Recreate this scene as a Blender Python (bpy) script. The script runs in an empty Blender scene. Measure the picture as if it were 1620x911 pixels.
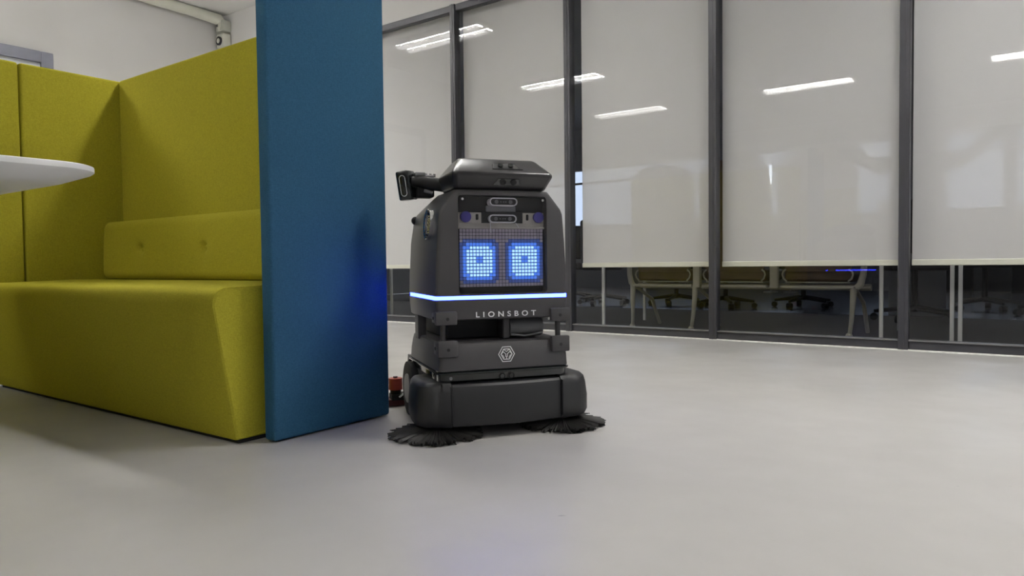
import bpy, bmesh, math, random
from mathutils import Vector, Matrix
PI = math.pi
random.seed(7)
S = bpy.context.scene
COL = S.collection

# ------------------------------------------------------------ camera / world / exposure
cd = bpy.data.cameras.new('camera'); cam = bpy.data.objects.new('camera', cd); COL.objects.link(cam)
cd.sensor_width = 36.0; cd.sensor_fit = 'HORIZONTAL'; cd.lens = 1135.1 / 1620 * 36
cd.clip_start = 0.02; cd.clip_end = 200
CX = Vector((0.8067, 0.5908, -0.0114)); CY = Vector((-0.0116, 0.0351, 0.9993))
CX.normalize(); CY = (CY - CX * CX.dot(CY)).normalized(); CZ = CX.cross(CY)
cam.matrix_world = Matrix(((CX.x, CY.x, CZ.x, 0), (CX.y, CY.y, CZ.y, 0), (CX.z, CY.z, CZ.z, 0.52), (0, 0, 0, 1)))
S.camera = cam
w = bpy.data.worlds.new('world'); S.world = w; w.use_nodes = True
w.node_tree.nodes['Background'].inputs['Color'].default_value = (0.80, 0.88, 1.0, 1)
w.node_tree.nodes['Background'].inputs['Strength'].default_value = 1.4
S.view_settings.view_transform = 'Standard'; S.view_settings.look = 'None'
S.view_settings.gamma = 1.0; S.view_settings.use_curve_mapping = False
S.view_settings.exposure = 0.65
LAMP = 114.0          # radiance of the ceiling lamps' diffusers
H = 3.25             # ceiling height
YW = 4.57            # plane of the glazed partition

# ------------------------------------------------------------ materials
def mat(name, col, rough=0.5, metal=0.0, spec=0.5, noise=None, bump=None, coat=0.0, emit=None, estr=0.0, sheen=0.0):
    m = bpy.data.materials.new(name); m.use_nodes = True
    nt = m.node_tree; b = nt.nodes['Principled BSDF']
    b.inputs['Base Color'].default_value = (*col, 1); b.inputs['Roughness'].default_value = rough
    b.inputs['Metallic'].default_value = metal; b.inputs['Specular IOR Level'].default_value = spec
    b.inputs['Coat Weight'].default_value = coat; b.inputs['Coat Roughness'].default_value = 0.08
    if sheen: b.inputs['Sheen Weight'].default_value = sheen
    if emit: b.inputs['Emission Color'].default_value = (*emit, 1); b.inputs['Emission Strength'].default_value = estr
    tc = nt.nodes.new('ShaderNodeTexCoord')
    if noise:                      # (scale, amount, detail)
        n = nt.nodes.new('ShaderNodeTexNoise'); n.inputs['Scale'].default_value = noise[0]; n.inputs['Detail'].default_value = noise[2]
        nt.links.new(tc.outputs['Object'], n.inputs['Vector'])
        r = nt.nodes.new('ShaderNodeMapRange'); r.inputs['From Min'].default_value = 0.3; r.inputs['From Max'].default_value = 0.7
        r.inputs['To Min'].default_value = 1 - noise[1]; r.inputs['To Max'].default_value = 1 + noise[1]
        nt.links.new(n.outputs['Fac'], r.inputs['Value'])
        mx = nt.nodes.new('ShaderNodeMix'); mx.data_type = 'RGBA'; mx.blend_type = 'MULTIPLY'; mx.inputs['Factor'].default_value = 1
        mx.inputs['A'].default_value = (*col, 1); nt.links.new(r.outputs['Result'], mx.inputs['B'])
        nt.links.new(mx.outputs['Result'], b.inputs['Base Color'])
    if bump:                       # (scale, strength, distance)
        n = nt.nodes.new('ShaderNodeTexNoise'); n.inputs['Scale'].default_value = bump[0]; n.inputs['Detail'].default_value = 3
        nt.links.new(tc.outputs['Object'], n.inputs['Vector'])
        bp = nt.nodes.new('ShaderNodeBump'); bp.inputs['Strength'].default_value = bump[1]; bp.inputs['Distance'].default_value = bump[2]
        nt.links.new(n.outputs['Fac'], bp.inputs['Height']); nt.links.new(bp.outputs['Normal'], b.inputs['Normal'])
    return m

def fabric(name, col, var):
    """woven wool: fine threads crossing, flecks of lighter and darker yarn"""
    m = mat(name, col, 0.92, spec=0.12)
    nt = m.node_tree; b = nt.nodes['Principled BSDF']
    tc = [n for n in nt.nodes if n.type == 'TEX_COORD'][0]
    fac = None
    for sc in ((70, 70, 700), (700, 700, 70), (260, 260, 260), (420, 420, 420)):
        mp = nt.nodes.new('ShaderNodeMapping'); mp.inputs['Scale'].default_value = sc
        n = nt.nodes.new('ShaderNodeTexNoise'); n.inputs['Scale'].default_value = 1.0; n.inputs['Detail'].default_value = 2
        nt.links.new(tc.outputs['Object'], mp.inputs['Vector']); nt.links.new(mp.outputs['Vector'], n.inputs['Vector'])
        if fac is None: fac = n.outputs['Fac']
        else:
            a = nt.nodes.new('ShaderNodeMath'); a.operation = 'ADD'
            nt.links.new(fac, a.inputs[0]); nt.links.new(n.outputs['Fac'], a.inputs[1]); fac = a.outputs[0]
    r = nt.nodes.new('ShaderNodeMapRange'); r.inputs['From Min'].default_value = 1.6; r.inputs['From Max'].default_value = 2.4
    r.inputs['To Min'].default_value = 1 - var; r.inputs['To Max'].default_value = 1 + var
    nt.links.new(fac, r.inputs['Value'])
    mx = nt.nodes.new('ShaderNodeMix'); mx.data_type = 'RGBA'; mx.blend_type = 'MULTIPLY'; mx.inputs['Factor'].default_value = 1
    mx.inputs['A'].default_value = (*col, 1); nt.links.new(r.outputs['Result'], mx.inputs['B'])
    nt.links.new(mx.outputs['Result'], b.inputs['Base Color'])
    bp = nt.nodes.new('ShaderNodeBump'); bp.inputs['Strength'].default_value = 0.25; bp.inputs['Distance'].default_value = 0.001
    nt.links.new(fac, bp.inputs['Height']); nt.links.new(bp.outputs['Normal'], b.inputs['Normal'])
    return m

def glass_mat(name, tint=(1, 1, 1), rough=0.0, boost=1.0):
    m = bpy.data.materials.new(name); m.use_nodes = True; nt = m.node_tree; nt.nodes.clear()
    o = nt.nodes.new('ShaderNodeOutputMaterial'); t = nt.nodes.new('ShaderNodeBsdfTransparent'); t.inputs['Color'].default_value = (*tint, 1)
    g = nt.nodes.new('ShaderNodeBsdfGlossy'); g.inputs['Roughness'].default_value = rough
    f = nt.nodes.new('ShaderNodeFresnel')
    ge = nt.nodes.new('ShaderNodeNewGeometry'); ir = nt.nodes.new('ShaderNodeMapRange')     # same reflectance on both faces of the pane
    ir.inputs['To Min'].default_value = 1.5; ir.inputs['To Max'].default_value = 1/1.5
    nt.links.new(ge.outputs['Backfacing'], ir.inputs['Value']); nt.links.new(ir.outputs['Result'], f.inputs['IOR'])
    mu = nt.nodes.new('ShaderNodeMath'); mu.operation = 'MULTIPLY'; mu.inputs[1].default_value = boost
    x = nt.nodes.new('ShaderNodeMixShader')
    nt.links.new(f.outputs[0], mu.inputs[0]); nt.links.new(mu.outputs[0], x.inputs[0])
    nt.links.new(t.outputs[0], x.inputs[1]); nt.links.new(g.outputs[0], x.inputs[2]); nt.links.new(x.outputs[0], o.inputs[0])
    return m

def screen_fabric(name, col, openness):
    """roller blind cloth: diffuse both ways with a few per cent of open weave"""
    m = bpy.data.materials.new(name); m.use_nodes = True; nt = m.node_tree; nt.nodes.clear()
    o = nt.nodes.new('ShaderNodeOutputMaterial'); d = nt.nodes.new('ShaderNodeBsdfDiffuse'); tl = nt.nodes.new('ShaderNodeBsdfTranslucent')
    t = nt.nodes.new('ShaderNodeBsdfTransparent'); x1 = nt.nodes.new('ShaderNodeMixShader'); x2 = nt.nodes.new('ShaderNodeMixShader')
    n = nt.nodes.new('ShaderNodeTexNoise'); n.inputs['Scale'].default_value = 1.3; n.inputs['Detail'].default_value = 2
    tc = nt.nodes.new('ShaderNodeTexCoord'); nt.links.new(tc.outputs['Object'], n.inputs['Vector'])
    cr = nt.nodes.new('ShaderNodeMapRange'); cr.inputs['To Min'].default_value = 0.94; cr.inputs['To Max'].default_value = 1.06
    nt.links.new(n.outputs['Fac'], cr.inputs['Value'])
    mx = nt.nodes.new('ShaderNodeMix'); mx.data_type = 'RGBA'; mx.blend_type = 'MULTIPLY'; mx.inputs['Factor'].default_value = 1
    mx.inputs['A'].default_value = (*col, 1); nt.links.new(cr.outputs['Result'], mx.inputs['B'])
    nt.links.new(mx.outputs['Result'], d.inputs['Color']); tl.inputs['Color'].default_value = (*col, 1)
    x1.inputs[0].default_value = 0.12; x2.inputs[0].default_value = openness
    nt.links.new(d.outputs[0], x1.inputs[1]); nt.links.new(tl.outputs[0], x1.inputs[2])
    nt.links.new(x1.outputs[0], x2.inputs[1]); nt.links.new(t.outputs[0], x2.inputs[2]); nt.links.new(x2.outputs[0], o.inputs[0])
    return m

def emis(name, col, s):
    m = bpy.data.materials.new(name); m.use_nodes = True; nt = m.node_tree; nt.nodes.clear()
    o = nt.nodes.new('ShaderNodeOutputMaterial'); e = nt.nodes.new('ShaderNodeEmission')
    e.inputs[0].default_value = (*col, 1); e.inputs[1].default_value = s; nt.links.new(e.outputs[0], o.inputs[0]); return m

M = dict(
    ceiling=mat('ceiling_paint', (0.76, 0.755, 0.74), 0.9, bump=(40, .1, .002)),
    wall=mat('wall_paint', (0.61, 0.60, 0.595), 0.85, noise=(1.5, .03, 2), bump=(60, .08, .002)),
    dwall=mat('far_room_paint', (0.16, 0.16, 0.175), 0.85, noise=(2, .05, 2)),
    carpet=mat('grey_carpet', (0.075, 0.075, 0.08), 0.95, noise=(30, .25, 4), bump=(300, .4, .004)),
    vinyl=mat('grey_blue_vinyl', (0.055, 0.055, 0.07), 0.22, noise=(3, .08, 3)),
    alu=mat('dark_grey_aluminium', (0.040, 0.040, 0.047), 0.42, metal=0.1, noise=(8, .08, 2)),
    sealant=mat('pale_sealant', (0.72, 0.71, 0.68), 0.6, noise=(40, .15, 3)),
    blind=screen_fabric('blind_cloth', (0.745, 0.727, 0.722), 0.085),
    bar=mat('cream_blind_bar', (0.72, 0.71, 0.60), 0.5, noise=(5, .03, 2)),
    glass=glass_mat('partition_glass', (0.96, 0.963, 0.965), 0.0, 0.68),
    tint=glass_mat('dimming_glass', (0.66, 0.69, 0.74)),  # tint added to hold down the brightness of the far windows
    green=fabric('olive_green_wool', (0.42, 0.378, 0.034), 0.16),
    blue=fabric('petrol_blue_wool', (0.029, 0.096, 0.172), 0.18),
    white=mat('white_laminate', (0.88, 0.88, 0.86), 0.35, noise=(6, .02, 2)),
    plinth=mat('plinth_shadow_black', (0.012, 0.012, 0.012), 0.8, noise=(20, .1, 2)),
    doorf=mat('blue_grey_frame', (0.155, 0.16, 0.20), 0.45, noise=(10, .05, 2)),
    doorp=mat('pale_panel', (0.50, 0.52, 0.54), 0.4, noise=(3, .05, 2)),
    body=mat('charcoal_shell', (0.052, 0.049, 0.052), 0.42, noise=(6, .06, 2), bump=(900, .08, .0004)),
    bump_=mat('bumper_rubber', (0.013, 0.013, 0.0145), 0.45, noise=(8, .08, 2), bump=(700, .06, .0004)),
    gloss=mat('gloss_black', (0.009, 0.012, 0.013), 0.12, coat=0.4, noise=(5, .05, 2)),
    lid=mat('satin_black_lid', (0.022, 0.021, 0.023), 0.28, noise=(6, .06, 2)),
    matte=mat('matte_black', (0.006, 0.006, 0.007), 0.7, noise=(12, .1, 2)),
    dgrey=mat('dark_grey_casting', (0.10, 0.10, 0.105), 0.45, noise=(9, .08, 2)),
    steel=mat('grey_metal', (0.22, 0.22, 0.23), 0.4, metal=0.6, noise=(12, .08, 2)),
    chrome=mat('chrome', (0.75, 0.75, 0.77), 0.12, metal=1.0, noise=(30, .05, 2)),
    silver=mat('silver_print', (0.80, 0.80, 0.82), 0.4, noise=(30, .05, 2)),
    beige=mat('beige_board', (0.55, 0.52, 0.45), 0.6, noise=(20, .1, 3)),
    indigo=mat('indigo_plastic', (0.07, 0.06, 0.34), 0.4, noise=(20, .1, 2)),
    red=mat('red_plastic', (0.33, 0.045, 0.03), 0.4, noise=(15, .1, 2)),
    dred=mat('dark_red_rubber', (0.09, 0.012, 0.014), 0.5, noise=(15, .1, 2)),
    bristle=mat('black_bristle', (0.014, 0.013, 0.012), 0.6, noise=(60, .2, 2)),
    label=mat('pale_label', (0.55, 0.54, 0.50), 0.5, noise=(40, .08, 2)),
    acrylic=glass_mat('screen_acrylic', (0.88, 0.88, 0.90), 0.03),
    tile=mat('led_tile', (0.56, 0.50, 0.58), 0.35, noise=(40, .12, 2)),
    tiled=mat('led_tile_halo_outer', (0.12, 0.14, 0.24), 0.35, emit=(0.04, 0.12, 0.55), estr=0.22, noise=(40, .1, 2)),
    tileb=mat('led_tile_halo_inner', (0.12, 0.14, 0.24), 0.35, emit=(0.06, 0.24, 1.0), estr=0.62, noise=(40, .1, 2)),
    led=emis('led_dot', (0.50, 0.82, 1.0), 0.95),
    strip=emis('blue_light_strip', (0.026, 0.045, 1.0), 17.0),
    lamp=emis('lamp_diffuser', (1.0, 0.985, 0.945), LAMP),
    lampdim=emis('dim_lamp_diffuser', (1.0, 0.985, 0.945), LAMP*0.48),
    lampbright=emis('bright_lamp_diffuser', (1.0, 0.985, 0.945), LAMP*1.45),
    lampmid=emis('mid_lamp_diffuser', (1.0, 0.985, 0.945), LAMP*0.86),
    lamph=mat('lamp_housing', (0.8, 0.8, 0.8), 0.4, noise=(6, .02, 2)),
    tube=emis('far_tube', (0.8, 0.9, 1.0), 5.0),
    brown=mat('brown_leather', (0.085, 0.055, 0.030), 0.5, noise=(14, .15, 3), bump=(120, .2, .002)),
    cream=mat('cream_metal', (0.38, 0.365, 0.31), 0.4, noise=(10, .05, 2)),
    ochair=mat('black_chair_fabric', (0.008, 0.008, 0.010), 0.8, noise=(40, .2, 2)),
    camw=mat('off_white_plastic', (0.60, 0.60, 0.53), 0.5, noise=(10, .04, 2)),
    camg=mat('grey_green_plastic', (0.42, 0.43, 0.38), 0.5, noise=(10, .05, 2)),
    lens=mat('dark_lens', (0.02, 0.02, 0.03), 0.1, noise=(10, .1, 2)),
)
# printed resin floor: off-white, faint mottling, a few scuffs, satin
def floor_mat():
    m = mat('off_white_resin_floor', (0.420, 0.408, 0.397), 0.33, spec=0.38)
    nt = m.node_tree; b = nt.nodes['Principled BSDF']; tc = [n for n in nt.nodes if n.type == 'TEX_COORD'][0]
    def noise(sc, det, lo, hi, a, c, stretch=None):
        n = nt.nodes.new('ShaderNodeTexNoise'); n.inputs['Scale'].default_value = sc; n.inputs['Detail'].default_value = det
        if stretch:
            mp = nt.nodes.new('ShaderNodeMapping'); mp.inputs['Scale'].default_value = stretch; mp.inputs['Rotation'].default_value = (0, 0, 0.4)
            nt.links.new(tc.outputs['Object'], mp.inputs['Vector']); nt.links.new(mp.outputs['Vector'], n.inputs['Vector'])
        else: nt.links.new(tc.outputs['Object'], n.inputs['Vector'])
        r = nt.nodes.new('ShaderNodeMapRange'); r.inputs['From Min'].default_value = lo; r.inputs['From Max'].default_value = hi
        r.inputs['To Min'].default_value = a; r.inputs['To Max'].default_value = c
        nt.links.new(n.outputs['Fac'], r.inputs['Value']); return r.outputs['Result']
    f1 = noise(1.1, 3, .35, .65, .97, 1.03); f2 = noise(9, 4, .3, .7, .975, 1.02)
    f3 = noise(3.2, 2, .77, .80, 1.0, .86, (2.0, 14.0, 1)); f4 = noise(16, 1, .80, .83, 1.0, .72)
    cur = f1
    for f in (f2, f3, f4):
        a = nt.nodes.new('ShaderNodeMath'); a.operation = 'MULTIPLY'; nt.links.new(cur, a.inputs[0]); nt.links.new(f, a.inputs[1]); cur = a.outputs[0]
    mx = nt.nodes.new('ShaderNodeMix'); mx.data_type = 'RGBA'; mx.blend_type = 'MULTIPLY'; mx.inputs['Factor'].default_value = 1
    mx.inputs['A'].default_value = (0.420, 0.408, 0.397, 1); nt.links.new(cur, mx.inputs['B']); nt.links.new(mx.outputs['Result'], b.inputs['Base Color'])
    rr = noise(2.3, 3, .3, .7, .28, .42); nt.links.new(rr, b.inputs['Roughness'])
    return m
M['floor'] = floor_mat()

# ------------------------------------------------------------ mesh helpers
class MB:
    def __init__(s): s.bm = bmesh.new()
    def box(s, x0, x1, y0, y1, z0, z1, bev=0.0, seg=2, mtx=None):
        b = bmesh.new(); bmesh.ops.create_cube(b, size=1.0)
        bmesh.ops.scale(b, vec=(abs(x1-x0), abs(y1-y0), abs(z1-z0)), verts=b.verts)
        bmesh.ops.translate(b, vec=((x0+x1)/2, (y0+y1)/2, (z0+z1)/2), verts=b.verts)
        if bev: bmesh.ops.bevel(b, geom=b.edges[:], offset=bev, segments=seg, profile=0.5, affect='EDGES')
        return s.add(b, mtx)
    def add(s, b, mtx=None):
        if mtx is not None: bmesh.ops.transform(b, matrix=mtx, verts=b.verts)
        me = bpy.data.meshes.new('tmp'); b.to_mesh(me); b.free(); s.bm.from_mesh(me); bpy.data.meshes.remove(me); return s
    def tube(s, pts, r, n=12, caps=True):
        """tube through points, r number or list"""
        P = [Vector(p) for p in pts]; k = len(P); R = r if isinstance(r, (list, tuple)) else [r]*k
        b = bmesh.new(); rings = []; prev = None
        for i, p in enumerate(P):
            t = (P[min(i+1, k-1)] - P[max(i-1, 0)]).normalized()
            if prev is None:
                a = Vector((0, 0, 1)) if abs(t.z) < .9 else Vector((1, 0, 0)); nrm = t.cross(a).normalized()
            else: nrm = (prev - t*prev.dot(t)).normalized()
            prev = nrm; bi = t.cross(nrm)
            rings.append([b.verts.new(p + (nrm*math.cos(2*PI*j/n) + bi*math.sin(2*PI*j/n))*R[i]) for j in range(n)])
        for i in range(k-1):
            for j in range(n): b.faces.new((rings[i][j], rings[i][(j+1) % n], rings[i+1][(j+1) % n], rings[i+1][j]))
        if caps: b.faces.new(rings[0][::-1]); b.faces.new(rings[-1])
        return s.add(b)
    def loft(s, levels, caps=True, mtx=None):
        """levels: list of lists of 3-D points of equal count"""
        b = bmesh.new(); rings = [[b.verts.new(p) for p in L] for L in levels]; n = len(rings[0])
        for a, c in zip(rings, rings[1:]):
            for j in range(n): b.faces.new((a[j], a[(j+1) % n], c[(j+1) % n], c[j]))
        if caps: b.faces.new(rings[0][::-1]); b.faces.new(rings[-1])
        bmesh.ops.recalc_face_normals(b, faces=b.faces[:])
        return s.add(b, mtx)
    def ring(s, outer, inner):
        """flat-sided frame from outer/inner loops each given as (front loop, back loop)"""
        b = bmesh.new(); L = [[b.verts.new(p) for p in q] for q in (outer[0], outer[1], inner[1], inner[0])]; n = len(L[0])
        for k in range(4):
            A, B = L[k], L[(k+1) % 4]
            for j in range(n): b.faces.new((A[j], A[(j+1) % n], B[(j+1) % n], B[j]))
        bmesh.ops.recalc_face_normals(b, faces=b.faces[:]); return s.add(b)
    def build(s, name, m, parent=None, smooth=False, loc=None):
        bmesh.ops.recalc_face_normals(s.bm, faces=s.bm.faces[:])
        me = bpy.data.meshes.new(name); s.bm.to_mesh(me); s.bm.free()
        if smooth: me.polygons.foreach_set('use_smooth', [True]*len(me.polygons))
        if isinstance(m, (list, tuple)):
            for q in m: me.materials.append(q)
        else: me.materials.append(m)
        o = bpy.data.objects.new(name, me); COL.objects.link(o)
        if smooth:
            me.set_sharp_from_angle(angle=math.radians(32))
        if parent: o.parent = parent
        if loc: o.location = loc
        return o

def empty(name, loc=(0, 0, 0), rz=0.0):
    o = bpy.data.objects.new(name, None); COL.objects.link(o); o.location = loc; o.rotation_euler = (0, 0, rz); o.empty_display_size = 0.05; return o
def tag(o, label, cat, group=None):
    o['label'] = label; o['category'] = cat
    if group: o['group'] = group
    return o
def struct(o): o['kind'] = 'structure'; return o
def copy_tree(o, parent=None):
    c = o.copy(); COL.objects.link(c)
    if parent: c.parent = parent
    for ch in [q for q in o.children]: copy_tree(ch, c)
    return c
def rr(u0, u1, d0, d1, rf, rb, n=6):
    """rounded rectangle outline in plan, front corners radius rf, back radius rb"""
    pts = []
    for cx, cy, r, a0 in ((u1-rf, d0+rf, rf, -PI/2), (u1-rb, d1-rb, rb, 0), (u0+rb, d1-rb, rb, PI/2), (u0+rf, d0+rf, rf, PI)):
        for i in range(n+1):
            a = a0 + PI/2*i/n; pts.append((cx + r*math.cos(a), cy + r*math.sin(a)))
    return pts
def at(pts, z): return [(p[0], p[1], z) for p in pts]

# ------------------------------------------------------------ the large structure
XL, XR, YB, YF = -7.27, 5.5, -9.0, 13.0
YI = YW + 0.07
struct(MB().box(XL, XR, YB, YI, -0.1, 0).build('floor', M['floor']))
struct(MB().box(-9.0, 6.5, YI, 7.25, -0.1, -0.001).build('floor', M['carpet']))
struct(MB().box(-9.0, 6.5, 7.25, YF, -0.1, -0.001).build('floor', M['vinyl']))
struct(MB().box(XL-.15, XR+.15, YB-.15, YW+.12, H, H+.1).build('ceiling', M['ceiling']))
struct(MB().box(XL-.15, XR+.15, YB, -6.12, H-.42, H).build('trim_1', M['wall']))              # dropped soffit behind the camera
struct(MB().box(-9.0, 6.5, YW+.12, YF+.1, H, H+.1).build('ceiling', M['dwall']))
wl = struct(MB().box(XL-.15, XL, YB, YW, 0, H).build('wall_left', M['wall']))
XS = -5.00                                                                                # left jamb of the glazing
XM = [-5.03 + 1.105*i for i in range(10)]                                                 # mullion centres
HEAD = 2.655
wf = MB(); wf.box(XL, XM[0]-.028, YW, YI+.05, 0, H); wf.box(XM[0]-.028, XR, YW, YI+.05, HEAD, H)
wf.box(XM[-1]+.028, XR, YW, YI+.05, 0, HEAD)
struct(wf.build('wall_front', M['wall']))
struct(MB().box(XL, XR, YB-.15, YB, 0, H).build('wall_back', M['wall']))
# unseen right wall; windows added to throw daylight on right-facing surfaces
wb = MB(); zs, zh = 0.95, 2.30
spans = [(-5.6, -3.0), (1.0, 3.4)]
xs = YB
for a, b in spans: wb.box(XR, XR+.15, xs, a, 0, H); xs = b
wb.box(XR, XR+.15, xs, YW, 0, H)
for a, b in spans: wb.box(XR, XR+.15, a, b, 0, zs); wb.box(XR, XR+.15, a, b, zh, H)
struct(wb.build('wall_right', M['wall']))
for i, (a, b) in enumerate(spans):
    o = MB().box(XR+.08, XR+.09, a, b, zs, zh).build('window_%d' % (20+i), M['glass']); struct(o)
    f = MB()
    for y in (a+.03, (a+b)/2, b-.03): f.box(XR+.05, XR+.12, y-.03, y+.03, zs, zh)
    f.box(XR+.05, XR+.12, a, b, zs, zs+.05); f.box(XR+.05, XR+.12, a, b, zh-.05, zh); f.build('window_frame', M['alu'], o)
# the room beyond the glass
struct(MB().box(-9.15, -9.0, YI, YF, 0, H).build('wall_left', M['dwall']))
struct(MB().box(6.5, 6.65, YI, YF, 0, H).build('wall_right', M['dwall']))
fb = MB(); fs, fh = 1.27, 2.40
wins = [(-8.9, -4.75), (-4.05, -3.3), (-2.60, -0.39), (-0.29, 1.4), (1.8, 4.2)]
xs = -9.0
for a, b in wins: fb.box(xs, a, YF-.1, YF, 0, H); fb.box(a, b, YF-.1, YF, 0, fs); fb.box(a, b, YF-.1, YF, fh, H); xs = b
fb.box(xs, 6.5, YF-.1, YF, 0, H)
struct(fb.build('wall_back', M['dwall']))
for i, (a, b) in enumerate(wins):
    o = MB().box(a, b, YF-.06, YF-.05, fs, fh).build('window_%d' % (30+i), M['tint']); struct(o)
    f = MB(); f.box(a, b, YF-.09, YF-.02, fh-.28, fh-.24)
    for x in (a+.02, b-.02): f.box(x-.02, x+.02, YF-.09, YF-.02, fs, fh)
    f.build('window_frame', M['alu'], o)

# glazed partition: every bay is a window with pane, rails and the mullion on its right
def mullion(x, parent):
    m = MB(); m.box(x-.026, x+.026, YW-.012, YW+.06, 0.0, HEAD, .003, 1); m.build('mullion', M['alu'], parent)
    g = MB(); g.box(x-.0265, x-.0225, YW-.0145, YW-.0118, 0.05, HEAD-.05); g.box(x+.0225, x+.0265, YW-.0145, YW-.0118, 0.05, HEAD-.05); g.build('glazing_bead', M['matte'], parent)
for i in range(len(XM)-1):
    a, b = XM[i]+.026, XM[i+1]-.026
    e = struct(empty('window_%d' % (i+1), ((a+b)/2, YW, 0))); e2 = Vector(((a+b)/2, YW, 0))
    def P(o): o.location = -e2; return o
    P(MB().box(a, b, YW+.004, YW+.060, 0.0, .052, .003, 1).build('bottom_rail', M['alu'], e))
    P(MB().box(a, b, YW-.004, YW+.058, .052, .060, .001, 1).build('glazing_bead', M['steel'], e))
    P(MB().box(a, b, YW+.000, YW+.060, HEAD-.055, HEAD, .003, 1).build('top_rail', M['alu'], e))
    P(MB().box(a, b, YW+.018, YW+.026, .055, HEAD-.055).build('pane', M['glass'], e))
    if i == 0:
        m = MB(); m.box(XM[0]-.026, XM[0]+.026, YW-.012, YW+.06, 0.0, HEAD, .003, 1); P(m.build('mullion', M['alu'], e))
    x = XM[i+1]
    m = MB(); m.box(x-.026, x+.026, YW-.014, YW+.06, 0.0, HEAD, .003, 1); P(m.build('mullion', M['alu'], e))
    m = MB(); m.box(x-.006, x+.006, YW-.0165, YW-.0135, .0, HEAD); P(m.build('cover_strip', M['alu'], e))
# wavy sealant bead along the foot of the glazing
b = bmesh.new(); n = 260; x0, x1 = XM[0], XR; rows = []
for i in range(n+1):
    x = x0 + (x1-x0)*i/n; wv = .004*math.sin(i*1.7)+.003*random.random()
    rows.append([b.verts.new((x, YW-.028-wv, .0005)), b.verts.new((x, YW-.018, .004)), b.verts.new((x, YW+.002, .006)), b.verts.new((x, YW+.002, .0005))])
for r0, r1 in zip(rows, rows[1:]):
    for k in range(3): b.faces.new((r0[k], r1[k], r1[k+1], r0[k+1]))
struct(MB().add(b).build('trim_2', M['sealant'], smooth=True))

# roller blinds, one per bay (spans measured, uneven gaps at the mullions)
names = ['roller blind mostly behind the tall blue panel', 'roller blind directly behind the upper left of the robot', 'roller blind just right of the robot, narrower than its bay',
         'roller blind second to the right of the robot', 'roller blind at the right edge of the photo']
for i in range(len(XM)-1):
    a, b = XM[i]+.03, XM[i+1]-.03
    if i == 2: a += .035
    if i == 1: b -= .01
    e = empty('roller_blind', ((a+b)/2, YW+.095, HEAD)); off = Vector(((a+b)/2, YW+.095, HEAD))
    bm_ = bmesh.new(); nx_ = 12; vs_ = [[bm_.verts.new((a+(b-a)*k/nx_, YW+.0945+.0008*math.sin(k*1.3), z)) for z in (.505, HEAD-.02)] for k in range(nx_+1)]
    for k in range(nx_): bm_.faces.new((vs_[k][0], vs_[k+1][0], vs_[k+1][1], vs_[k][1]))
    o = MB().add(bm_).build('blind_cloth', M['blind'], e); o.location = -off
    o = MB().box(a-.002, b+.002, YW+.086, YW+.104, .478, .512, .004, 2).build('bottom_bar', M['bar'], e); o.location = -off
    o = MB().tube([(a, YW+.105, HEAD-.02), (b, YW+.105, HEAD-.02)], .022, 16).build('roller_tube', M['bar'], e, True); o.location = -off
    if i < 5: tag(e, 'pale grey fabric ' + names[i], 'blind', 'pale roller blinds behind the glass')
    else: tag(e, 'pale grey fabric roller blind beyond the right edge of the photo, ' + ['nearest the frame', 'second bay out', 'third bay out', 'by the right wall'][i-5], 'blind', 'pale roller blinds behind the glass')

# interior door frame on the left wall
d = struct(empty('door_1', (XL, 2.3, 0))); do = Vector((XL, 2.3, 0))
f = MB(); f.box(XL, XL+.05, 2.76, 2.86, 0, 2.46, .004, 1); f.box(XL, XL+.05, 1.50, 2.76, 2.36, 2.46, .004, 1); f.box(XL, XL+.05, 1.40, 1.50, 0, 2.46, .004, 1)
o = f.build('door_frame', M['doorf'], d); o.location = -do
o = MB().box(XL+.002, XL+.02, 1.50, 2.76, 0, 2.36).build('door_leaf', M['doorp'], d); o.location = -do
o = MB().tube([(XL+.02, 1.6, 1.0), (XL+.07, 1.6, 1.0), (XL+.07, 1.73, 1.0)], .011, 10).build('door_handle', M['steel'], d, True); o.location = -do

# trunking and wall camera in the far left corner of the room
e = tag(empty('wall_camera', (XL+.12, YW, 2.98)), 'small off-white wall camera with dark ring lens in the far left room corner', 'camera')
o = MB().box(-.07, .07, -.10, 0, -.10, .05, .02, 3).build('housing', M['camw'], e, True)
o = MB().tube([(0.0, -.115, -.035), (0.0, -.098, -.035)], .047, 24).build('lens_ring', M['lens'], e, True)
o2 = MB().tube([(0.0, -.12, -.035), (0.0, -.113, -.035)], .026, 20).build('lens', M['camw'], o, True)
o = MB().box(-.085, .02, -.09, -.02, .055, .085, .008, 2).build('bracket', M['camg'], e, True)
e = tag(empty('cable_trunking', (XL+.12, YW, H)), 'pale trunking bending down the wall corner above the small camera', 'trunking')
pts = [(-.04, -1.9, -.045), (-.04, -1.2, -.05), (-.035, -.35, -.055), (-.01, -.10, -.075), (.01, -.06, -.15), (.01, -.055, -.20)]
o = MB().tube(pts, [.05, .05, .055, .06, .06, .055], 14).build('duct', M['camw'], e, True)
o = MB().box(-.055, .075, -.11, 0, -.205, -.085, .015, 2).build('junction_box', M['camg'], e, True)
o = MB().tube([(-.01, -.112, -.14), (-.01, -.122, -.14)], .016, 14).build('knob', M['steel'], e, True)

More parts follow.
